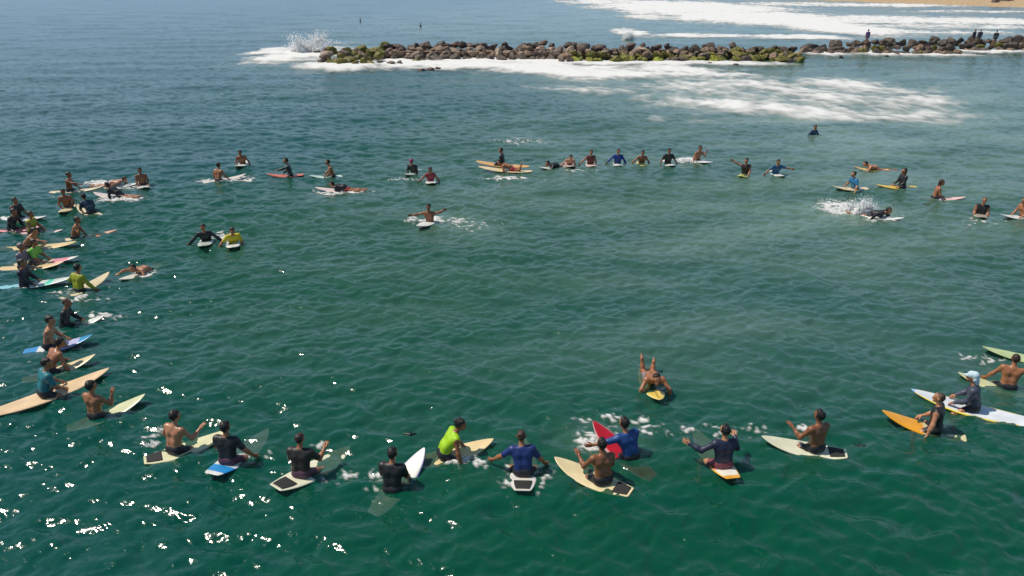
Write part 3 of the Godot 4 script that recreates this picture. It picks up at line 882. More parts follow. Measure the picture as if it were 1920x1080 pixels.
# ---------------------------------------------------------------- who sits where
const WHITE := Color(.74, .74, .7)
const CREAM := Color(.70, .58, .38)
const PALE := Color(.66, .66, .46)
const YELLOW := Color(.78, .52, .08)
const PINK := Color(.72, .26, .3)
func crowd() -> Array:
	var blk := lin(.010, .010, .013)
	return [
	# the near side of the ring
	{"p": [88, 748], "nose": [203, 683, .3], "near": 1, "top": "tee", "tc": lin(.01, .17, .21), "lean": 16, "look": 20, "arms": ["thigh", "board"], "deck": .1, "pitch": -.1, "fit": 1, "b": {"L": 3.0, "W": .6, "c": Color(.76, .55, .34), "rail": Color(.72, .5, .3), "hipf": .44}, "label": "surfer in teal rash guard on a long tan board", "bl": "long tan longboard under the teal rash guard surfer"},
	{"p": [94, 699], "nose": [154, 664, .32], "near": 1, "face": 35, "lean": 34, "arms": ["thigh", "down"], "skin": 1, "deck": -.02, "pitch": 7, "b": {"L": 2.3, "c": Color(.72, .6, .36)}, "label": "shirtless surfer hunched forward behind the teal rash guard surfer", "bl": "cream surfboard of the hunched shirtless surfer, nose clear of the water"},
	{"p": [94, 652], "nose": [170, 628, .2], "near": 1, "lean": 14, "arms": ["thigh", "thigh"], "skin": 0, "deck": 0.0, "pitch": 4, "b": {"L": 2.4, "cols": [[0.0, Color(.06, .28, .6), Color(.06, .28, .6)], [.18, WHITE, Color(.1, .3, .6)], [.3, Color(.5, .5, .75), Color(.3, .3, .6)], [.8, Color(.05, .3, .55), Color(.05, .3, .55)]]}, "label": "shirtless black-haired surfer in black shorts on blue and white board", "bl": "blue and white patterned surfboard in sunny water"},
	{"p": [121, 604], "nose": [192, 586, .15], "near": 1, "top": "suit", "lean": 14, "arms": ["thigh", "board"], "hair": "cropped", "hairc": lin(.06, .02, .012), "deck": -.06, "pitch": 6, "b": {"L": 2.0, "c": WHITE}, "label": "surfer in full black wetsuit with cropped auburn hair, sitting upright", "bl": "white surfboard poking from foam before the auburn-haired wetsuit surfer"},
	{"p": [148, 541], "head": 20, "top": "long", "tc": lin(.3, .34, .008), "lean": 10, "arms": ["outlow", "side"], "deck": -.02, "pitch": 4, "b": {"L": 2.0, "c": CREAM}, "label": "surfer in olive yellow long sleeved rash guard, arms spread low", "bl": "cream surfboard under the olive yellow rash guard surfer"},
	{"p": [181, 780], "nose": [244, 736, .36], "near": 1, "face": 18, "lean": 4, "arms": ["thigh", "raise"], "skin": 1, "hair": "short", "deck": -.05, "pitch": 9, "b": {"L": 2.05, "c": Color(.62, .64, .4)}, "label": "shirtless surfer with forearm raised, pale green board nose up, tail sunk", "bl": "pale green surfboard with sunken tail under shirtless surfer raising a forearm"},
	{"p": [329, 843], "nose": [408, 803, .22], "near": 1, "face": 22, "lean": 12, "arms": ["side", "bent"], "skin": 0, "deck": .03, "pitch": 2, "b": {"L": 2.15, "c": Color(.68, .66, .42), "pad": true}, "label": "shirtless surfer trailing the left hand in water on cream board", "bl": "cream surfboard with dark tail pad under shirtless surfer trailing a hand"},
	{"p": [430, 867], "nose": [452, 828, .2], "near": 1, "face": 8, "top": "tee", "lean": 6, "arms": ["board", "side"], "bc": lin(.09, .03, .06), "deck": .03, "pitch": -8, "b": {"L": 1.75, "hipf": .29, "W": .58, "cols": [[0.0, WHITE, WHITE], [.07, Color(.02, .25, .6), Color(.02, .25, .6)], [.21, WHITE, WHITE]]}, "label": "surfer in black tee on blue-tailed white board", "bl": "white surfboard with a broad blue band across its tail"},
	{"p": [567, 892], "nose": [604, 850, .2], "near": 1, "face": 6, "top": "tee", "tc": lin(.028, .022, .02), "lean": 8, "arms": ["thigh", "bent"], "hair": "cropped", "hairc": lin(.03, .014, .01), "bc": lin(.1, .04, .07), "deck": .04, "pitch": -8, "b": {"L": 1.8, "W": .6, "hipf": .34, "c": Color(.7, .68, .52), "pad": true}, "label": "broad surfer in faded charcoal tee on wide cream board with tail pad", "bl": "wide cream surfboard with dark tail pad under charcoal tee surfer"},
	{"p": [736, 914], "nose": [774, 839, .5], "near": 1, "face": 10, "top": "tee", "lean": 10, "arms": ["thigh", "thigh"], "deck": -.06, "pitch": 14, "b": {"L": 1.9, "cols": [[0.0, Color(.6, .68, .6), Color(.5, .6, .6)], [.45, WHITE, Color(.03, .05, .2)]]}, "label": "black-haired surfer in black tee hugging a steep white board nose", "bl": "white surfboard with navy rails, nose jutting steeply from water"},
	{"p": [833, 858], "nose": [925, 824, .2], "near": 1, "top": "vest", "tc": lin(.36, .62, .01), "lean": 30, "look": 10, "skin": 2, "arms": ["board", "down"], "hair": "bun", "deck": .03, "pitch": 3, "b": {"L": 2.5, "c": Color(.74, .58, .32)}, "label": "surfer in neon lime vest leaning forward with dark hair in a bun", "bl": "tan surfboard with pointed nose under the neon lime vest surfer"},
	{"p": [981, 893], "head": 2, "near": 1, "top": "tee", "tc": lin(.008, .03, .16), "lean": 14, "roll": -4, "arms": ["outlow", "side"], "hair": "cropped", "hairc": lin(.05, .02, .015), "deck": .03, "pitch": -8, "b": {"L": 1.8, "W": .56, "c": Color(.66, .62, .58), "pad": true, "hipf": .34}, "label": "surfer in royal blue tee sweeping both arms, white board tail behind", "bl": "white surfboard with black tail pad under royal blue tee surfer"},
	{"p": [1129, 909], "nose": [1066, 868, .2], "near": 1, "face": -14, "lean": 10, "arms": ["bent", "thigh"], "skin": 2, "deck": .03, "pitch": 1, "b": {"L": 2.2, "c": Color(.72, .6, .36), "pad": true}, "label": "shirtless bronzed surfer beside the red board, on a tan board", "bl": "tan surfboard with grey tail pad crossing behind the red one"},
	{"p": [1181, 864], "nose": [1149, 786, .75], "near": 1, "face": -20, "top": "tee", "tc": lin(.01, .06, .24), "lean": 14, "roll": -8, "arms": ["out", "thigh"], "deck": -.06, "pitch": 18, "b": {"L": 1.95, "W": .54, "c": Color(.55, .012, .03), "rail": Color(.7, .4, .4)}, "label": "surfer in blue vest slapping the water beside a red board", "bl": "bright red surfboard with nose standing high out of water"},
	{"p": [1353, 882], "head": -8, "near": 1, "top": "long", "tc": lin(.02, .024, .06), "lean": 6, "arms": ["wide", "bent"], "skin": 0, "deck": .03, "pitch": -8, "bc": lin(.2, .04, .06), "b": {"L": 1.8, "hipf": .27, "cols": [[0.0, Color(.72, .36, .05), Color(.72, .36, .05)], [.06, Color(.74, .7, .62), Color(.7, .4, .05)], [.2, Color(.55, .2, .16), Color(.6, .3, .1)], [.4, Color(.66, .6, .45), Color(.66, .6, .4)]]}, "label": "surfer in navy long sleeves with both forearms held out", "bl": "pale surfboard with orange-edged tail and rosy seat"},
	{"p": [1526, 853], "nose": [1461, 826, .22], "near": 1, "face": -20, "lean": 4, "arms": ["bent", "thigh"], "skin": 2, "deck": .03, "pitch": 1, "b": {"L": 2.1, "c": Color(.68, .67, .5), "pad": true}, "label": "upright shirtless dark-tanned surfer on pale board by a floating weed", "bl": "pale surfboard with mottled dark tail under upright shirtless surfer"},
	{"p": [1750, 811], "nose": [1686, 764, .42], "near": 1, "face": -50, "top": "vest", "lean": 4, "arms": ["down", "thigh"], "hair": "cropped", "hairc": lin(.06, .035, .02), "skin": 0, "deck": .02, "pitch": 5, "b": {"L": 2.3, "cols": [[0.0, Color(.66, .6, .36), Color(.6, .55, .3)], [.5, Color(.8, .36, .02), Color(.75, .33, .02)]]}, "label": "surfer in black sleeveless vest with bare arms on orange-nosed board", "bl": "surfboard with orange front half and cream tail"},
	{"p": [1822, 770], "nose": [1711, 722, .26], "near": 1, "face": -55, "top": "long", "tc": lin(.055, .065, .1), "hat": "brim", "hatc": lin(.55, .7, .78), "hair": "none", "lean": 12, "arms": ["thigh", "thigh"], "deck": .1, "pitch": -.1, "fit": 1, "b": {"L": 3.2, "W": .64, "hipf": .48, "cols": [[0.0, Color(.7, .74, .8), Color(.7, .72, .75)], [.12, Color(.66, .7, .76), Color(.75, .6, .05)], [.97, Color(.3, .5, .75), Color(.2, .4, .7)]]}, "label": "surfer in slate long sleeves and pale blue sun cap", "bl": "long white longboard with yellow rails under the capped surfer"},
	{"p": [1889, 723], "nose": [1840, 702, .16], "near": 1, "face": 30, "lean": 6, "arms": ["side", "high"], "skin": 1, "hair": "cropped", "hairc": lin(.03, .015, .01), "deck": -.01, "pitch": 4, "b": {"L": 2.1, "c": Color(.62, .62, .34)}, "label": "shirtless surfer with right arm lifted next to pale blue sun cap", "bl": "pale olive surfboard beyond the long yellow-railed board"},
	# inside the ring
	{"p": [1221, 723], "head": 180, "near": 1, "pose": "prone", "kick": true, "lean": 62, "nod": -20, "arms": ["stroke", "stroke"], "skin": 1, "bc": lin(.25, .22, .28), "deck": -.03, "pitch": 5, "hairc": lin(.02, .01, .006), "b": {"L": 1.75, "c": Color(.78, .56, .12), "stringer": true, "rail": Color(.78, .66, .3), "hipf": .46}, "label": "shirtless surfer lying prone with both feet kicked up", "bl": "yellow surfboard nose-on under the surfer kicking feet up"},
	{"p": [806, 416], "head": -160, "face": -170, "lean": 6, "arms": ["high", "out"], "skin": 2, "deck": -.12, "pitch": 6, "b": {"L": 1.9, "c": WHITE}, "label": "shirtless surfer flinging both arms wide in a ring of foam", "bl": "white surfboard sunk in foam below the surfer flinging arms wide"},
	{"p": [1640, 406], "head": 130, "pose": "prone", "top": "long", "tc": blk, "lean": 60, "nod": -15, "arms": ["stroke", "pull"], "deck": -.05, "pitch": 3, "b": {"L": 1.9, "c": WHITE, "hipf": .38}, "label": "paddler in black rash guard chased by a big white splash", "bl": "white surfboard of the paddler before the big splash"},
	# crowd at one end of the ring
	{"p": [132, 360], "head": 82, "lean": 8, "arms": ["thigh", "fwd"], "skin": 2, "deck": .04, "pitch": 3, "b": {"L": 2.6, "c": CREAM}, "label": "tall shirtless surfer reaching one arm ahead on a cream longboard", "bl": "cream longboard under the tall shirtless surfer reaching ahead"},
	{"p": [128, 388], "head": 160, "lean": 12, "arms": ["board", "board"], "skin": 2, "deck": -.02, "pitch": 4, "b": {"L": 2.2, "c": CREAM}, "label": "shirtless surfer with hands on board right beside dark teal shirt", "bl": "cream surfboard of the surfer with hands on board"},
	{"p": [172, 399], "head": -55, "top": "tee", "tc": lin(.006, .03, .06), "lean": 30, "arms": ["board", "board"], "deck": 0.0, "pitch": 5, "b": {"L": 2.0, "c": CREAM}, "label": "surfer in dark teal shirt bending over a cream board", "bl": "cream surfboard under the bending dark teal shirt surfer"},
	{"p": [222, 371], "head": -80, "pose": "prone", "top": "long", "tc": blk, "lean": 50, "arms": ["board", "stroke"], "deck": .02, "pitch": 2, "b": {"L": 2.2, "c": Color(.72, .6, .58), "hipf": .4}, "label": "prone surfer in black rash guard pushing chest up on pinkish board", "bl": "pinkish white surfboard under the prone black rash guard surfer"},
	{"p": [214, 348], "head": 82, "pose": "prone", "lean": 70, "arms": ["stroke", "pull"], "skin": 3, "bc": lin(.4, .1, .1), "deck": .02, "pitch": 2, "b": {"L": 2.3, "c": WHITE, "hipf": .4}, "label": "fair prone surfer in red shorts paddling through foam", "bl": "white surfboard in foam under the fair prone surfer"},
	{"p": [268, 346], "head": 150, "lean": 6, "arms": ["thigh", "thigh"], "skin": 2, "deck": -.02, "pitch": 5, "b": {"L": 2.0, "c": WHITE}, "label": "shirtless surfer sitting upright at the foam's edge near the fair paddler", "bl": "white surfboard under the shirtless surfer at the foam's edge"},
	{"p": [33, 408], "head": 100, "top": "tee", "tc": blk, "lean": 8, "arms": ["thigh", "raise"], "deck": .03, "pitch": 3, "b": {"L": 2.4, "c": WHITE}, "label": "surfer in black tee raising a hand near the pink board", "bl": "white surfboard beyond the pink one"},
	{"p": [22, 426], "head": 88, "top": "suit", "tc": lin(.012, .008, .012), "lean": 20, "arms": ["board", "thigh"], "deck": .02, "pitch": 2, "b": {"L": 2.1, "c": PINK}, "label": "surfer in black wetsuit leaning over a salmon pink board", "bl": "salmon pink surfboard under the leaning wetsuit surfer"},
	{"p": [60, 431], "head": 90, "top": "vest", "tc": lin(.4, .38, .02), "lean": 8, "arms": ["thigh", "thigh"], "deck": .02, "pitch": 2, "b": {"L": 2.1, "c": Color(.7, .5, .5)}, "label": "surfer in mustard yellow vest within the tight cluster", "bl": "dusty pink surfboard under the mustard vest surfer"},
	{"p": [50, 459], "head": 84, "lean": 34, "arms": ["thigh", "fwd"], "skin": 0, "deck": .05, "pitch": 2, "b": {"L": 3.0, "c": Color(.74, .56, .26)}, "label": "shirtless surfer in black shorts leaning far forward on yellow longboard", "bl": "yellow tan longboard under the far-leaning shirtless surfer"},
	{"p": [63, 488], "head": 84, "top": "tee", "tc": lin(.22, .6, .08), "lean": 14, "hair": "short", "hairc": lin(.05, .02, .01), "arms": ["thigh", "thigh"], "deck": .02, "pitch": 3, "b": {"L": 2.6, "cols": [[0.0, CREAM, CREAM], [.6, PINK, PINK], [.85, WHITE, WHITE]]}, "label": "surfer in lime and teal tee in the tight cluster", "bl": "longboard with pink front and cream tail under lime tee surfer"},
	{"p": [43, 498], "head": 84, "top": "long", "tc": lin(.2, .17, .22), "lean": 8, "arms": ["thigh", "thigh"], "hair": "short", "hairc": lin(.2, .16, .16), "deck": .03, "pitch": 2, "b": {"L": 2.3, "c": Color(.74, .55, .3)}, "label": "surfer in greyish lilac long sleeves in the tight cluster", "bl": "tan surfboard under the greyish lilac surfer"},
	{"p": [47, 532], "head": 80, "top": "suit", "tc": lin(.014, .008, .02), "lean": 6, "arms": ["thigh", "thigh"], "deck": 0.0, "pitch": 3, "b": {"L": 2.6, "cols": [[0.0, Color(.25, .55, .62), Color(.2, .5, .65)], [.3, Color(.6, .68, .66), WHITE], [.62, Color(.1, .6, .45), Color(.1, .55, .45)], [.72, Color(.6, .66, .62), WHITE]]}, "label": "surfer in dark plum wetsuit on the aqua board", "bl": "aqua and white longboard under the plum wetsuit surfer"},
	{"p": [139, 439], "head": 75, "lean": 18, "arms": ["board", "raise"], "skin": 1, "deck": -.02, "pitch": 3, "b": {"L": 2.6, "cols": [[0.0, CREAM, CREAM], [.55, Color(.6, .14, .08), Color(.6, .14, .08)], [.8, Color(.7, .4, .3), Color(.6, .3, .2)]]}, "label": "shirtless surfer crouched low on red-fronted board", "bl": "red-fronted cream longboard of the low crouching surfer"},
	{"p": [387, 450], "head": 165, "top": "suit", "tc": lin(.006, .012, .014), "lean": 12, "arms": ["outlow", "outlow"], "deck": -.16, "pitch": 4, "b": {"L": 1.8, "c": Color(.5, .55, .5)}, "label": "wetsuit surfer with arms bowed out next to bright yellow shirt", "bl": "sunken grey surfboard under the bowed-arm wetsuit surfer"},
	{"p": [437, 452], "head": 160, "face": 150, "top": "tee", "tc": lin(.62, .5, .01), "lean": 24, "arms": ["board", "outlow"], "deck": -.15, "pitch": 4, "b": {"L": 1.8, "c": WHITE}, "label": "surfer in bright yellow tee reaching out over the water", "bl": "white surfboard sunk under the bright yellow tee surfer"},
	{"p": [270, 500], "head": -165, "pose": "prone", "lean": 62, "nod": -15, "arms": ["stroke", "reach"], "skin": 0, "deck": -.08, "pitch": 5, "b": {"L": 2.0, "c": Color(.76, .72, .6), "hipf": .38}, "label": "shirtless prone paddler with one arm swung forward, white nose ahead", "bl": "white surfboard under the paddler swinging an arm"},
	# the far side of the ring
	{"p": [411, 341], "head": 60, "face": 20, "lean": 10, "arms": ["side", "side"], "skin": 1, "deck": -.02, "pitch": 3, "b": {"L": 2.2, "c": Color(.7, .62, .55)}, "label": "broad shirtless back of a surfer in a foam trail", "bl": "white surfboard in a foam trail under broad shirtless back"},
	{"p": [456, 311], "head": 175, "lean": 14, "arms": ["side", "board"], "skin": 2, "deck": -.1, "pitch": 5, "b": {"L": 1.9, "c": WHITE}, "label": "shirtless surfer sitting low beyond the foam trail", "bl": "white surfboard under the low shirtless surfer beyond the foam trail"},
	{"p": [545, 332], "head": -105, "top": "long", "tc": lin(.03, .05, .06), "lean": 8, "arms": ["fwd", "thigh"], "deck": 0.0, "pitch": 4, "b": {"L": 1.9, "c": Color(.62, .16, .1)}, "label": "surfer in grey rash guard pointing an arm over a red board", "bl": "red surfboard under the grey rash guard surfer"},
	{"p": [624, 331], "head": -110, "lean": 12, "arms": ["thigh", "thigh"], "skin": 1, "deck": 0.0, "pitch": 4, "b": {"L": 1.9, "c": Color(.55, .7, .62)}, "label": "shirtless surfer on mint board above the pink-board paddler", "bl": "mint white surfboard beyond the prone paddler on pink board"},
	{"p": [645, 357], "head": -85, "pose": "prone", "top": "long", "tc": blk, "lean": 72, "arms": ["board", "board"], "skin": 1, "bc": lin(.3, .04, .03), "deck": .05, "pitch": 1, "b": {"L": 2.7, "c": Color(.76, .58, .56), "hipf": .45}, "label": "prone surfer in black top and red shorts on pinkish longboard", "bl": "pinkish white longboard under the red shorts prone surfer"},
	{"p": [776, 322], "head": -160, "top": "suit", "tc": blk, "hat": "swim", "hatc": lin(.35, .04, .14), "lean": 14, "arms": ["board", "board"], "deck": -.12, "pitch": 4, "b": {"L": 1.8, "c": Color(.4, .5, .45)}, "label": "surfer in black wetsuit and magenta cap", "bl": "murky sunken surfboard under magenta cap surfer"},
	{"p": [807, 336], "head": 170, "top": "vest", "tc": lin(.3, .03, .05), "lean": 18, "arms": ["side", "outlow"], "skin": 2, "deck": -.12, "pitch": 4, "b": {"L": 1.8, "c": WHITE}, "label": "surfer in crimson vest next to magenta cap", "bl": "white surfboard under the crimson vest surfer"},
	{"p": [942, 311], "head": -80, "top": "suit", "tc": lin(.008, .012, .025), "lean": 4, "pose": "kneel", "arms": ["thigh", "thigh"], "deck": .12, "pitch": 2, "b": {"L": 3.1, "W": .65, "c": Color(.7, .38, .12), "hipf": .5}, "label": "wetsuit surfer kneeling upright on a long orange wood-toned board", "bl": "long orange wood-toned longboard under the kneeling surfer"},
	{"p": [955, 322], "head": -82, "pose": "prone", "lean": 62, "arms": ["board", "stroke"], "skin": 1, "bc": lin(.35, .02, .03), "kick": true, "deck": .06, "pitch": 2, "b": {"L": 3.0, "c": Color(.74, .58, .34), "hipf": .42}, "label": "prone surfer in red shorts lying alongside the kneeling wetsuit surfer", "bl": "cream longboard alongside the orange wood-toned one"},
	{"p": [1042, 314], "head": -120, "pose": "prone", "top": "long", "tc": blk, "lean": 66, "arms": ["stroke", "stroke"], "deck": -.05, "pitch": 3, "b": {"L": 1.8, "c": WHITE, "hipf": .36}, "label": "dark prone paddler low in water beside a sunburnt surfer", "bl": "white surfboard of the dark low paddler"},
	{"p": [1067, 308], "head": 175, "lean": 40, "arms": ["board", "outlow"], "skin": 3, "deck": -.1, "pitch": 5, "b": {"L": 1.8, "c": Color(.72, .56, .5)}, "label": "sunburnt shirtless surfer leaning over next to dark low paddler", "bl": "pinkish surfboard under the sunburnt leaning surfer"},
	{"p": [1107, 306], "head": 178, "top": "vest", "tc": lin(.12, .02, .025), "lean": 10, "arms": ["board", "outlow"], "skin": 1, "deck": -.08, "pitch": 5, "b": {"L": 1.8, "c": Color(.76, .6, .55)}, "label": "surfer in maroon vest sitting beside royal blue long sleeves", "bl": "pale pink surfboard under the maroon vest surfer"},
	{"p": [1158, 303], "head": -178, "top": "long", "tc": lin(.006, .03, .24), "lean": 6, "arms": ["side", "outlow"], "deck": -.08, "pitch": 5, "b": {"L": 1.9, "c": WHITE}, "label": "surfer in royal blue long sleeves with arms held away", "bl": "white surfboard under the royal blue long-sleeved surfer"},
	{"p": [1203, 303], "head": 180, "lean": 12, "arms": ["side", "outlow"], "skin": 2, "deck": -.1, "pitch": 5, "b": {"L": 1.8, "c": YELLOW}, "label": "shirtless surfer with arms wide on a yellow board near royal blue", "bl": "yellow surfboard under the wide-armed shirtless surfer"},
	{"p": [1252, 304], "head": 178, "top": "tee", "tc": lin(.014, .016, .014), "lean": 10, "arms": ["side", "side"], "skin": 2, "deck": -.04, "pitch": 5, "b": {"L": 1.9, "W": .58, "c": WHITE}, "label": "broad surfer in black tee between yellow board and white splash", "bl": "wide white surfboard under the black tee surfer near white splash"},
	{"p": [1307, 299], "head": 150, "lean": 10, "arms": ["raise", "side"], "skin": 1, "deck": -.04, "pitch": 4, "b": {"L": 2.0, "c": WHITE}, "label": "shirtless surfer just past a white splash at the ring's far side", "bl": "white surfboard in the splash under a shirtless surfer"},
	{"p": [1397, 325], "head": -150, "top": "vest", "tc": lin(.02, .008, .012), "lean": 6, "arms": ["thigh", "high"], "hair": "long", "skin": 1, "deck": -.04, "pitch": 5, "b": {"L": 1.9, "c": Color(.62, .62, .16)}, "label": "long-haired surfer in black vest flinging one arm up", "bl": "lime yellow surfboard under long-haired surfer"},
	{"p": [1453, 326], "head": 178, "top": "tee", "tc": lin(.008, .09, .2), "lean": 14, "arms": ["out", "outlow"], "skin": 1, "deck": -.1, "pitch": 5, "b": {"L": 1.8, "c": WHITE}, "label": "surfer in blue tee, arms straight out, beside long-haired surfer", "bl": "white surfboard under the blue tee surfer with straight arms"},
	{"p": [1523, 254], "head": 160, "top": "long", "tc": lin(.02, .06, .14), "lean": 10, "arms": ["side", "outlow"], "deck": -.25, "pitch": 2, "label": "lone swimmer in slate blue top before the foam patch"},
	{"p": [1602, 356], "head": -95, "top": "tee", "tc": lin(.01, .16, .36), "lean": 14, "arms": ["side", "side"], "skin": 0, "deck": -.04, "pitch": 4, "b": {"L": 1.9, "c": CREAM}, "label": "surfer in sky blue tee beyond the paddler's big splash", "bl": "cream surfboard under the sky blue tee surfer"},
	{"p": [1640, 317], "head": -85, "pose": "prone", "lean": 66, "arms": ["stroke", "pull"], "skin": 0, "bc": lin(.4, .1, .08), "deck": -.04, "pitch": 2, "b": {"L": 1.9, "c": Color(.75, .5, .12), "hipf": .4}, "label": "shirtless prone paddler outside the ring on a golden board", "bl": "golden surfboard of the paddler outside the ring"},
	{"p": [1690, 353], "head": -92, "top": "suit", "tc": blk, "lean": 2, "arms": ["thigh", "thigh"], "hair": "long", "deck": .03, "pitch": 2, "b": {"L": 2.2, "c": Color(.76, .5, .06)}, "label": "long-haired surfer in black wetsuit upright on amber board", "bl": "amber surfboard under the upright long-haired wetsuit surfer"},
	{"p": [1752, 372], "head": 110, "lean": 8, "arms": ["thigh", "thigh"], "skin": 1, "hair": "long", "hairc": lin(.05, .02, .01), "deck": -.02, "pitch": 4, "b": {"L": 2.0, "c": Color(.75, .5, .48)}, "label": "shirtless long-haired surfer on rose board in calm water", "bl": "rose surfboard under the shirtless long-haired surfer"},
	{"p": [1838, 402], "head": -150, "top": "vest", "tc": blk, "lean": 4, "arms": ["thigh", "thigh"], "hair": "cropped", "hairc": lin(.12, .05, .03), "skin": 1, "deck": -.14, "pitch": 4, "b": {"L": 1.8, "c": Color(.45, .4, .34)}, "label": "bald surfer in black vest sitting deep next to rose board", "bl": "dull brown surfboard sunk under the bald surfer"},
	{"p": [1917, 411], "head": -100, "lean": 12, "arms": ["thigh", "thigh"], "skin": 1, "deck": -.04, "pitch": 4, "b": {"L": 1.9, "c": WHITE}, "label": "shirtless surfer past the bald one at the ring's edge", "bl": "white surfboard past the bald surfer"},
	]

func _ready() -> void:
	# ------------------------------------------------ camera, sky, sun
	var cam := Camera3D.new()
	cam.position = Vector3(0, CAM_H, 0)
	cam.rotation_degrees = Vector3(-PITCH, 0, 0)
	cam.fov = rad_to_deg(2.0 * atan(540.0 / FOCAL))
	cam.near = .1
	cam.far = 6000.0
	cam.current = true
	add_child(cam)
	var env := Environment.new()
	env.background_mode = Environment.BG_SKY
	var sky := Sky.new()
	var sm_ := ProceduralSkyMaterial.new()
	sm_.sky_top_color = Color(.25, .39, .53)
	sm_.sky_horizon_color = Color(.65, .76, .87)
	sm_.sky_curve = .5
	sm_.ground_bottom_color = Color(.1, .25, .25)
	sm_.ground_horizon_color = Color(.5, .6, .65)
	sky.sky_material = sm_
	env.sky = sky
	env.tonemap_mode = Environment.TONE_MAPPER_LINEAR
	env.tonemap_exposure = 1.0
	env.sdfgi_enabled = true
	env.ssao_enabled = true
	env.ssil_enabled = true
	var we := WorldEnvironment.new()
	we.environment = env
	add_child(we)
	var sun := DirectionalLight3D.new()
	var az := deg_to_rad(78.0)
	var el := deg_to_rad(57.0)
	var to := Vector3(-sin(az) * cos(el), sin(el), -cos(az) * cos(el))
	sun.look_at_from_position(Vector3.ZERO, -to, Vector3.UP)
	sun.light_color = Color(1.0, .96, .9)
	sun.light_energy = 1.45
	sun.light_angular_distance = .5
	sun.shadow_enabled = true
	add_child(sun)
	# ------------------------------------------------ setting
	rng.seed = 11
	nA.seed = 1; nB.seed = 2; nC.seed = 3
	for n in [nA, nB, nC]:
		n.noise_type = FastNoiseLite.TYPE_SIMPLEX_SMOOTH
		n.fractal_type = FastNoiseLite.FRACTAL_NONE
		n.frequency = 1.0
	mottle = noise_tex(.03, Color(.86, .86, .86), Color(1, 1, 1), 256, 30)
	board_mat = StandardMaterial3D.new()
	board_mat.vertex_color_use_as_albedo = true
	board_mat.albedo_texture = noise_tex(.012, Color(.93, .93, .92), Color(1, 1, 1), 256, 31)
	board_mat.uv1_triplanar = true
	board_mat.uv1_scale = Vector3.ONE * .7
	board_mat.roughness = .3
	spray_mat = StandardMaterial3D.new()
	spray_mat.albedo_color = lin(.85, .86, .87)
	spray_mat.roughness = .5
	spray_mat.backlight_enabled = true
	spray_mat.backlight = Color(1, 1, 1)
	var t0 := Time.get_ticks_msec()
	build_sea()
	print("sea ", Time.get_ticks_msec() - t0)
	var bed := PlaneMesh.new()
	bed.size = Vector2(7000, 7000)
	var bo := part("sea_floor", bed, mat(lin(.004, .06, .045), .9, false), self)
	bo.position = Vector3(0, -4, 0)
	tag(bo, "dark green sea floor", "", "", "structure")
	build_jetty()
	print("jetty ", Time.get_ticks_msec() - t0)
	# ------------------------------------------------ people and boards
	make_body_bits()
	fin_mesh = make_fin()
	for p in crowd():
		var c := gp(p.p[0], p.p[1])
		var y: float = wave(c.x, c.z) + p.deck - (.03 if p.has("near") else .06)
		p.at = Vector3(c.x, y, c.z)
		if p.has("nose"):
			var n := gp(p.nose[0], p.nose[1], p.nose[2])
			p.head = rad_to_deg(atan2(n.x - c.x, -(n.z - c.z)))
			var run := Vector2(n.x - c.x, n.z - c.z).length()
			if p.has("fit"): p.b.L = clampf(run / (1.0 - p.b.get("hipf", .36)), 1.6, 3.5)
			elif p.pitch > 0:          # the board's length and tilt follow from where its nose is
				p.b.L = clampf(run / (1.0 - p.b.get("hipf", .36)), 1.6, 3.5)
				p.pitch = minf(p.pitch + 1.0, rad_to_deg(asin(clampf((p.nose[2] - p.deck - .08) / run, -.05, .45))))
		if not p.has("near") and p.has("b"):
			p.b.L *= .88
			p.pitch = minf(p.pitch, 3.0)
		person(p)
		if p.has("b"): surfboard(p.at - Vector3(0, .012, 0) + Vector3(0, .03 if p.has("near") else .06 + maxf(0.0, .02 - p.deck), 0), p.head, p.pitch, p.b, p.bl)
	var e := gp(1958, 675)
	surfboard(Vector3(e.x, wave(e.x, e.z) + .05, e.z), -75, 4, {"L": 2.2, "c": Color(.5, .58, .28)}, "lime green surfboard whose rider is out of view")
	for q in [[1624, 82, 0, lin(.12, .06, .2), "person in purple standing alone on the low boulders"], [1822, 82, 160, lin(.02, .03, .06), "slim person in navy standing on boulders beside a broader companion"], [1833, 82, 200, lin(.03, .035, .05), "broader person in charcoal standing beside a slim companion"], [1863, 84, 30, lin(.02, .035, .03), "person in dark green standing alone past the pair on boulders"], [1919, 82, 90, lin(.05, .03, .05), "person in dark plum standing at the far end of the boulders"]]:
		var c := gp(q[0], q[1], 1.1)
		person({"at": c, "pose": "stand", "lean": 3, "head": q[2], "top": "tee", "tc": q[3], "bc": q[3], "arms": ["hang", "hang"], "skin": 2, "label": q[4], "group": "people standing on the boulders"})
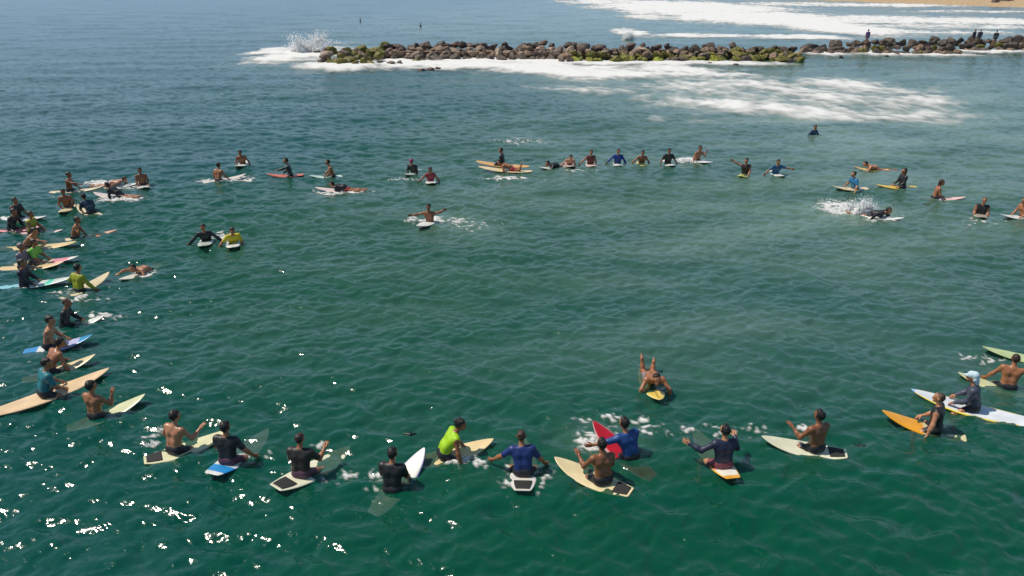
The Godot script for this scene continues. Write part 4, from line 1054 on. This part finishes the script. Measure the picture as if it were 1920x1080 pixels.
	for q in [[675, 40, "dark swimmer sitting in grey water behind the jetty, farther out"], [788, 49, "dark swimmer in grey water just behind the jetty boulders"]]:
		var c := gp(q[0], q[1])
		person({"at": Vector3(c.x, -.3, c.z), "head": 60, "top": "suit", "arms": ["thigh", "thigh"], "label": q[2], "group": "swimmers behind the jetty"})
	print("people ", Time.get_ticks_msec() - t0)
	# ------------------------------------------------ spray
	var ds := SphereMesh.new()
	ds.radius = 1.0
	ds.height = 2.0
	ds.radial_segments = 7
	ds.rings = 4
	drop_mesh = ArrayMesh.new()
	drop_mesh.add_surface_from_arrays(Mesh.PRIMITIVE_TRIANGLES, ds.get_mesh_arrays())
	splash(583, 98, 3.2, 3.6, 7000, .07, "tall burst of white spray breaking over the jetty's seaward end", Vector3(.3, 0, 0))
	splash(1605, 398, .65, 1.0, 5000, .017, "big white splash kicked up behind the black rash guard paddler", Vector3(.2, 0, 0))
	splash(1578, 390, 1.1, .2, 2000, .014, "low trail of white spray behind the big splash")
	splash(1103, 842, .22, .2, 1500, .008, "white splash slapped up beside the red surfboard")
	splash(1285, 302, .5, .25, 1500, .014, "white splash by the shirtless surfer at the ring's far side")
	splash(1180, 74, 1.6, 1.5, 3000, .06, "white spray thrown up behind the jetty boulders")
	splash(860, 868, .3, .12, 250, .012, "small splash around the neon lime vest surfer's arm")
	splash(285, 832, .18, .1, 160, .012, "small splash at the trailing hand of a shirtless surfer")
	# ------------------------------------------------ floating weed
	for q in [[1613, 839, "dark scrap of seaweed floating by the upright shirtless surfer"], [768, 818, "dark scrap of seaweed floating past the steep white board nose"]]:
		var c := gp(q[0], q[1])
		var w := nets([[Vector3(-.12, 0, 0), Vector3(.02, .01, .05), .02, .035], [Vector3(.02, .01, .05), Vector3(.14, 0, -.02), .03, .012], [Vector3(0, 0, 0), Vector3(.03, .01, -.1), .02, .01]], .012, .02)
		var o := part(numbered("seaweed"), finish(w), mat(lin(.012, .016, .01), .4), self)
		o.position = Vector3(c.x, wave(c.x, c.z) + .01, c.z)
		tag(o, q[2], "seaweed")
